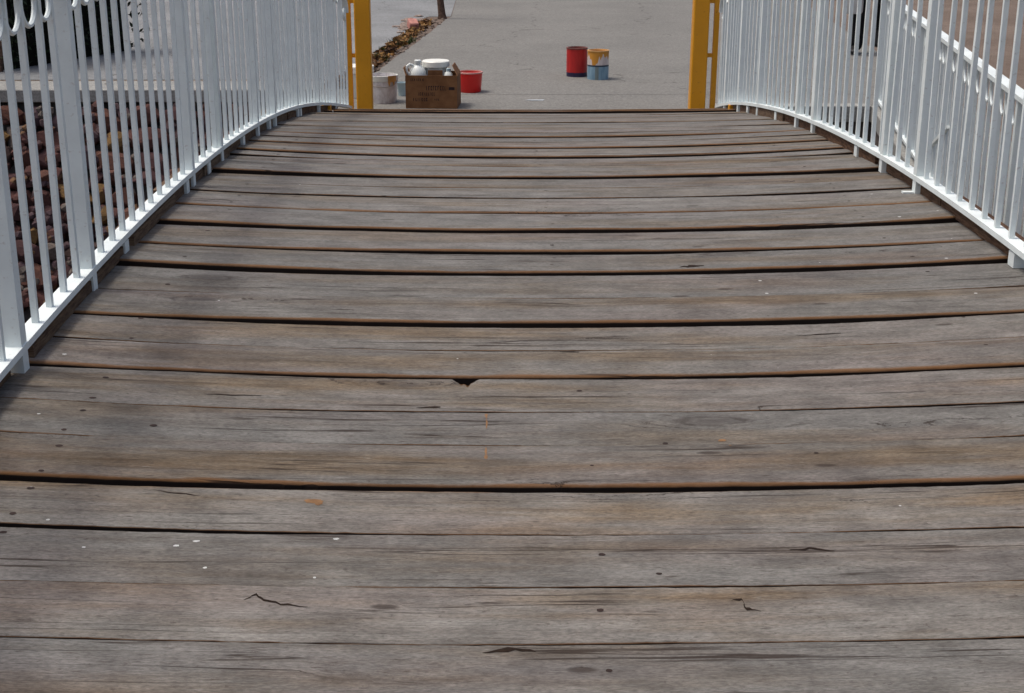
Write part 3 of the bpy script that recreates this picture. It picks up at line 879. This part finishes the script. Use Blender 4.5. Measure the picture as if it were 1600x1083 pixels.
# round white tub with lid
tub = empty('plastic_tub', (-.405, 9.975, .055), 0, 'round white lidded tub poking out of the middle of the open carton', 'tub')
MB().lathe([(0, 0), (.068, 0), (.078, .228), (.0, .229)], 28).build('body', CARD if False else PLASTIC, tub, True)
MB().lathe([(.086, .214), (.096, .216), (.096, .250), (.090, .256), (0, .258)], 32).build('lid', LIDM, tub, True)
# small white bottle at the right
sb = empty('plastic_bottle', (-.315, 9.88, .012), 0, 'small white bottle lying low at the right inside the open carton', 'bottle')
MB().lathe([(0, 0), (.034, 0), (.036, .01), (.036, .19), (.026, .222), (.014, .236), (0, .236)], 20).build('body', PLASTIC, sb, True)
MB().lathe([(.016, .230), (.016, .254), (0, .255)], 16).build('cap', BLUEP, sb, True)

# white bucket beside the left yellow post
def bucket(x, y, r0, r1, h, mat, rimmat, label, name, group=None):
    t = empty(name, (x, y, .004), R(8), label, 'bucket', group)
    MB().lathe([(0, .001), (r0, 0), (r0 + .002, .004), (r1, h - .03), (r1, h), (r1 - .005, h), (r0 - .004, .008), (0, .008)], 40).build('body', mat, t, True)
    MB().lathe([(r1 - .001, h - .036), (r1 + .006, h - .034), (r1 + .006, h + .002), (r1 - .004, h + .003), (r1 - .004, h - .002)], 40).build('rim', rimmat, t, True)
    return t
bk = bucket(-.795, 10.12, .100, .112, .188, BUCKET, PAILM, 'low white bucket with paint stained rim between the left yellow post and the carton', 'bucket')
MB().tube([(.115 * math.cos(a), .115 * math.sin(a) , .165 - .05 * math.sin((a + 3.0) / 3.0 * 3.14)) for a in [-3.0 + j * .25 for j in range(13)]], .0028, 6).build('bail_handle', TIN, bk, True)
rs = MB(); an = [-1.25 + .04 * j for j in range(17)]
for j, a in enumerate(an):
    lo = .150 - .030 * max(0, math.sin(j * .75)) ; rs.v += [(.1195 * math.cos(a), .1195 * math.sin(a), lo), (.1205 * math.cos(a), .1205 * math.sin(a), .193)]
    if j: m = len(rs.v) - 4; rs.f.append((m, m + 2, m + 3, m + 1))
rs.build('paint_run', ORANGE, bk)
pk = bucket(-.968, 10.34, .085, .095, .215, PAILM, LIDM, 'taller cream white pail half hidden behind the left yellow post', 'bucket')
MB().lathe([(.102, .209), (.104, .211), (.104, .226), (.099, .230), (0, .232)], 36).build('lid', LIDM, pk, True)
cp = empty('paper_cup', (-.672, 10.42, .004), 0, 'small pale blue cup on the ground between bucket and carton', 'cup')
MB().lathe([(0, .001), (.026, 0), (.037, .094), (.039, .096), (.036, .097), (.025, .006), (0, .006)], 20).build('body', BLUEP, cp, True)
# red tub
rt = empty('red_tub', (-.180, 10.62, .004), R(10), 'short bright red plastic pail standing right of the cardboard carton', 'pail')
MB().lathe([(0, .001), (.078, 0), (.081, .004), (.092, .135), (.092, .142), (.088, .142), (.077, .010), (0, .010)], 36).build('body', REDP, rt, True)
MB().lathe([(.0915, .138), (.096, .139), (.096, .148), (.086, .149), (.086, .140)], 36).build('rim', PINKP, rt, True)
MB().lathe([(0, .118), (.0855, .119)], 30).build('paint', PINKP, rt)
# two paint cans
def can(x, y, r, h, lab, inside, label, name='paint_can', rz=0):
    t = empty(name, (x, y, .004), rz, label, 'paint can', 'paint cans on the concrete path')
    MB().lathe([(0, .002), (r - .004, .002), (r - .004, 0), (r, 0), (r, h - .006), (r - .004, h - .004), (r - .006, h - .03), (0, h - .03)], 40).build('body', lab, t, True)
    MB().lathe([(r - .002, h - .010), (r + .003, h - .009), (r + .003, h), (r - .010, h + .001), (r - .012, h - .010)], 40).build('rim', inside, t, True)
    MB().lathe([(0, h - .020), (r - .007, h - .019)], 32).build('paint', inside, t)
    MB().tube([((r + .003) * math.cos(a), (r + .003) * math.sin(a), h * .72 - .055 * math.sin((a - .25) / 2.66 * 3.14)) for a in [.25 + j * .19 for j in range(15)]], .0022, 5).build('bail_handle', TIN, t, True)
    return t
can(.660, 11.50, .083, .226, CANRED, DARKIN, 'red paint can with dark bottom band, left of the pair on the path')
can(.818, 11.33, .084, .224, CANBLUE, ORANGE, 'pale blue and cream paint can with orange drips, right of the pair on the path')
# white paint smear on the apron
pts = blob(.30, 10.17, .085, .020, 31, 18)
tag(MB().add([(x, y, .008) for x, y in pts], [tuple(range(len(pts)))]).build('paint_smear', PALE), 'thin pale blue white paint smear on the concrete before the two cans', 'paint smear')

# ------------------------------------------------------------------ dirt strip with weeds, rubble, sapling
def leaf_quads(mb, p, s, qq, up=.6):
    a = Vector((qq.gauss(0, 1), qq.gauss(0, 1), qq.gauss(0, up))).normalized()
    b = a.cross(Vector((qq.gauss(0, 1), qq.gauss(0, 1), qq.gauss(0, 1)))).normalized()
    p = Vector(p)
    mb.add([p - a * s, p + b * s * .45, p + a * s, p - b * s * .45], [(0, 1, 2, 3)])
q = random.Random(77)
mb = MB()
for _ in range(1700):
    y = 10.8 + (q.random() ** 1.7) * 5.2
    l, r_ = strip_l(y), strip_r(y)
    x = q.uniform(l - .01 + .012 * (y - 10.8), r_ - .02 - .012 * (y - 10.8))
    s = q.uniform(.010, .036)
    leaf_quads(mb, (x, y, .006 + q.random() * .045), s, q, .5)
tag(mb.build('dry_leaves', DRYLEAF), 'brown and orange dead leaves filling the dirt strip beside the path', 'leaves', kind='stuff')
mb = MB()
for _ in range(14):
    y = 10.9 + q.random() * 3.2; x = q.uniform(strip_l(y) + .02, strip_r(y) - .03)
    for _ in range(26):
        a = q.uniform(0, 6.28); t = q.uniform(.02, .09)
        d_ = Vector((math.cos(a) * .5, math.sin(a) * .5, 1)).normalized() * t
        w_ = Vector((-math.sin(a), math.cos(a), 0)) * .006
        p = Vector((x, y, .002)) + Vector((q.gauss(0, .012), q.gauss(0, .012), 0))
        mb.add([p - w_, p + w_, p + d_], [(0, 1, 2)])
tag(mb.build('weeds', WEEDM), 'small tufts of green weeds growing in the dirt strip', 'weeds', kind='stuff')
# clods
mb = MB()
for _ in range(220):
    y = 10.8 + q.random() * 5.6; x = q.uniform(strip_l(y) - .02, strip_r(y) + .0); s = q.uniform(.02, .055)
    me = STONES[q.randrange(10)]
    rot = Matrix.Rotation(q.uniform(0, 6.3), 3, 'Z')
    mb.add([rot @ Vector((v.co.x * s, v.co.y * s, v.co.z * s * .6)) + Vector((x, y, .004)) for v in me.vertices], [tuple(f.vertices) for f in me.polygons])
tag(mb.build('clods', SOIL), 'crumbled brown clods of earth along the dirt strip', 'clods', kind='stuff')
# broken pink brick on a scab of plaster
br = MB().add([(-.055,-.05,0),(.05,-.055,0),(.058,.075,0),(-.05,.07,0),(-.052,-.046,.058),(.046,-.05,.062),(.05,.068,.055),(-.046,.064,.06)],
              [(3,2,1,0),(4,5,6,7),(0,1,5,4),(1,2,6,5),(2,3,7,6),(3,0,4,7)]).build('brick', BRICKM, loc=(-.852, 15.25, .006), bevel=.006)
br.rotation_euler = (.35, .0, .3); br.scale = (1.0, 1.2, 1.5)
tag(br, 'broken pink brick lying at the edge of the dirt strip', 'brick')
mb = MB()
for _ in range(46):
    x, y = -.93 + q.gauss(0, .075), 15.75 + q.gauss(0, .34); s = q.uniform(.04, .13)
    me = STONES[q.randrange(10)]; rot = Matrix.Rotation(q.uniform(0, 6.3), 3, 'Z')
    mb.add([rot @ Vector((v.co.x * s, v.co.y * s, v.co.z * s * .35)) + Vector((x, y, .008)) for v in me.vertices], [tuple(f.vertices) for f in me.polygons])
tag(mb.build('plaster_rubble', RUBBLE), 'scatter of brownish plaster crumbs behind the pink brick', 'rubble', kind='stuff')
# bare sapling
tr = empty('bare_sapling', (-.585, 16.45, 0), 0, 'slender bare sapling trunk rising at the far end of the dirt strip', 'tree')
tp = [(0, 0, -.02), (-.005, 0, .05), (-.03, .01, .3), (-.045, .02, .8), (-.04, .03, 1.3), (-.06, .02, 1.8), (-.05, .04, 2.3)]
MB().tube(tp, [.062, .044, .036, .033, .028, .022, .012], 10).build('trunk', BARK, tr, True)
for j in range(7):
    z = 1.3 + j * .15; a = j * 2.4
    b = Vector((-.045, .03, z)); d_ = Vector((math.cos(a), math.sin(a), 1.1)) * .42
    MB().tube([b, b + d_ * .5 + Vector((0, 0, -.02)), b + d_], [.011, .008, .004], 6).build('branch', BARK, tr, True)

# ------------------------------------------------------------------ dark hedge on the left bank
hg = empty('hedge', (-5.2, 12.6, 0), 0, 'dense nearly black green hedge beyond the left railing', 'hedge')
q = random.Random(8)
def hedge_right(y): return -3.94 + .46 * (y - 11.72)
mb = MB()
cnt = 0
while cnt < 15000:
    y = 11.72 + q.random() * 1.75; x = q.uniform(-9.5, hedge_right(y)); z = q.uniform(.02, 1.55)
    dx = hedge_right(y) - x; dy = y - 11.72
    dd = min(dx, dy, 1.6 - z + .05)
    if q.random() > math.exp(-max(dd, 0) / .16): continue
    lump = noise.noise((x * 3, y * 3, z * 3)) * .10
    if dd < .04 + lump and q.random() < .75: continue
    leaf_quads(mb, (x + 5.2, y - 12.6, z), q.uniform(.018, .042), q, 1)
    cnt += 1
mb.build('foliage', DARKLEAF, hg)
sm = MB()
pts2 = [(-9.4, 11.92), (hedge_right(11.92) - .15, 11.92), (hedge_right(13.3) - .15, 13.3), (-9.4, 13.3)]
sm.add([(a + 5.2, b - 12.6, z) for z in (.0, 1.4) for a, b in pts2], [(3,2,1,0),(4,5,6,7),(0,1,5,4),(1,2,6,5),(2,3,7,6),(3,0,4,7)])
sm.build('shade_core', mat_flat('hedge_shade', (.008, .008, .006), .95, .1, .4, 8.), hg)  # near-black backing solid, added to paint in the hedge's inner shade
for j in range(9):
    x = -9.0 + j * .62
    MB().tube([(x + 5.2, -.80, -.02), (x + 5.23, -.78, .2), (x + 5.2, -.70, .5)], [.022, .018, .012], 7).build('stem', BARK, hg, True)

# ------------------------------------------------------------------ person beyond the right railing
def skin_obj(name, joints, edges, mat, parent, root=0, levels=2):
    me = bpy.data.meshes.new(name); me.from_pydata([j[:3] for j in joints], edges, [])
    o = bpy.data.objects.new(name, me); C.objects.link(o)
    sk = o.modifiers.new('skin', 'SKIN')
    me.skin_vertices[0].data
    for v, j in zip(me.skin_vertices[0].data, joints):
        v.radius = (j[3], j[4] if len(j) > 4 else j[3]); v.use_root = False
    me.skin_vertices[0].data[root].use_root = True
    sm_ = o.modifiers.new('sub', 'SUBSURF'); sm_.levels = levels; sm_.render_levels = levels
    dg = bpy.context.evaluated_depsgraph_get(); dg.update()
    nm = bpy.data.meshes.new_from_object(o.evaluated_get(dg))
    o.modifiers.clear(); o.data = nm
    nm.materials.clear(); nm.materials.append(mat)
    for f in nm.polygons: f.use_smooth = True
    o.parent = parent
    return o
pr = empty('person', (3.38, 13.02, 0), R(165), 'person in black trousers walking away with one heel lifted, beyond the right bridge railing', 'person')
body = [(0,0,.92,.13,.10),(0,0,1.08,.12,.09),(0,0,1.28,.15,.10),(0,0,1.40,.10,.08),(0,.0,1.47,.052),(0,.02,1.53,.072,.085),(0,.03,1.62,.076,.09),(0,.02,1.67,.05),
        (.085,0,.86,.088),(.105,.02,.50,.058),(.12,-.01,.28,.050),(.12,-.02,.09,.038),(.12,-.01,.05,.034),
        (-.085,0,.86,.088),(-.088,.06,.50,.058),(-.085,-.10,.34,.050),(-.08,-.22,.23,.038),(-.08,-.225,.20,.034),
        (.17,0,1.38,.055),(.22,-.01,1.12,.042),(.22,.06,.90,.032),(.22,.09,.82,.030,.02),
        (-.17,0,1.38,.055),(-.22,-.01,1.12,.042),(-.22,.06,.90,.032),(-.22,.09,.82,.030,.02)]
bed = [(0,1),(1,2),(2,3),(3,4),(4,5),(5,6),(6,7),(0,8),(8,9),(9,10),(10,11),(11,12),(0,13),(13,14),(14,15),(15,16),(16,17),(3,18),(18,19),(19,20),(20,21),(3,22),(22,23),(23,24),(24,25)]
skin_obj('body', body, bed, SKIN, pr)
for sx in (1, -1):
    for j in range(4):
        bxx = sx * (.20 + .013 * j); l_ = (.060, .070, .074, .066)[j]
        MB().tube([(bxx, .09, .83), (bxx, .105, .80 - l_ * .3), (bxx, .10, .79 - l_ * .75), (bxx - sx * .004, .09, .78 - l_)], [.009, .0085, .008, .006], 6).build('finger', SKIN, pr, True)
    MB().tube([(sx * .198, .10, .85), (sx * .185, .125, .82), (sx * .187, .13, .785)], [.010, .010, .008], 6).build('thumb', SKIN, pr, True)
tj = [(0,0,.95,.145,.115)] + [(a[0], a[1], a[2], a[3] * 1.5) for a in (body[8], body[9], body[10])] + [(.12,-.01,.01,.080)] + \
     [(a[0], a[1], a[2], a[3] * 1.5) for a in (body[13], body[14], body[15])] + [(-.08,-.235,.185,.072)]
skin_obj('trousers', tj, [(0,1),(1,2),(2,3),(3,4),(0,5),(5,6),(6,7),(7,8)], TROUSERM, pr)
for (x, y, z, t) in ((.12, .04, .005, 0), (-.08, -.19, .16, -.95)):
    sj = [(0,-.07,.042,.040,.036),(0,.0,.045,.042,.040),(0,.08,.034,.044,.028),(0,.15,.028,.034,.022)]
    o = skin_obj('shoe', sj, [(0,1),(1,2),(2,3)], SHOEM, pr); o.location = (x, y, z); o.rotation_euler = (t, 0, 0)
ct = []
for (z, rx, ry, dy) in ((.80, .20, .165, .0), (.86, .205, .165, 0), (.92, .20, .155, 0), (1.08, .175, .13, 0), (1.28, .20, .135, 0), (1.41, .17, .11, 0), (1.46, .075, .075, 0)):
    ct.append([(rx * math.cos(a) * (1 + .03 * math.sin(5 * a)), ry * math.sin(a) * (1 + .03 * math.sin(5 * a + 1)) + dy, z) for a in [2 * math.pi * j / 28 for j in range(28)]])
mb = MB(); mb.v = [p for r_ in ct for p in r_]
mb.f = [(i*28+j, i*28+(j+1)%28, (i+1)*28+(j+1)%28, (i+1)*28+j) for i in range(len(ct)-1) for j in range(28)]
o = mb.build('coat', COATM, pr, True)
for sx in (1, -1):
    skin_obj('sleeve', [(sx*.15,0,1.39,.075),(sx*.22,-.01,1.12,.062),(sx*.22,.055,.92,.052)], [(0,1),(1,2)], COATM, pr)
hb = bmesh.new(); bmesh.ops.create_uvsphere(hb, u_segments=20, v_segments=14, radius=1)
for v in hb.verts:
    n_ = noise.noise(v.co * 3) * .05
    v.co = Vector((v.co.x * (.092 + n_ * .1), v.co.y * .105 - .012, v.co.z * .098 + .012))
bmesh.ops.delete(hb, geom=[v for v in hb.verts if v.co.y > .045 and v.co.z < .045], context='VERTS')
me = bpy.data.meshes.new('hair'); hb.to_mesh(me); hb.free(); smooth_mesh(me, 80); me.materials.append(HAIRM)
o = link('hair', me, None, pr, (0, .02, 1.60))
MB().tube([(0, .098, 1.615), (0, .122, 1.588), (0, .104, 1.578)], [.008, .014, .010], 8).build('nose', SKIN, pr, True)
for sx in (1, -1):
    MB().lathe([(0, -.006), (.010, -.003), (.010, .003), (0, .006)], 10).build('eye', HAIRM, pr, True, (sx * .032, .098, 1.612))
    MB().tube([(sx*.080, .02, 1.625), (sx*.090, .012, 1.60), (sx*.080, .02, 1.575)], [.008, .012, .007], 8).build('ear', SKIN, pr, True)
MB().tube([(-.022, .098, 1.556), (0, .106, 1.555), (.022, .098, 1.556)], [.004, .006, .004], 6).build('mouth', PINKP, pr, True)

# pale bag hanging from the person's hand
bag = empty('shopping_bag', (3.38 - .19, 12.90, .37), R(165), 'pale grey shopping bag hanging from the hand of the walking person', 'bag')
mb = MB()
for z, w, d_ in ((0, .075, .055), (.02, .085, .062), (.20, .088, .05), (.34, .085, .03)):
    mb.v += [(w * (1 if abs(math.cos(a)) > .5 else .9) * math.copysign(abs(math.cos(a)) ** .6, math.cos(a)), d_ * math.copysign(abs(math.sin(a)) ** .6, math.sin(a)), z) for a in [2 * math.pi * (j + .5) / 20 for j in range(20)]]
mb.f = [(i*20+j, i*20+(j+1)%20, (i+1)*20+(j+1)%20, (i+1)*20+j) for i in range(3) for j in range(20)] + [tuple(range(19, -1, -1))]
mb.build('body', COATM, bag, True)
for sy in (-.028, .028):
    MB().tube([(-.05, sy, .335), (-.03, sy * .4, .42), (0, 0, .445), (.03, sy * .4, .42), (.05, sy, .335)], .005, 6).build('handle', COATM, bag, True)
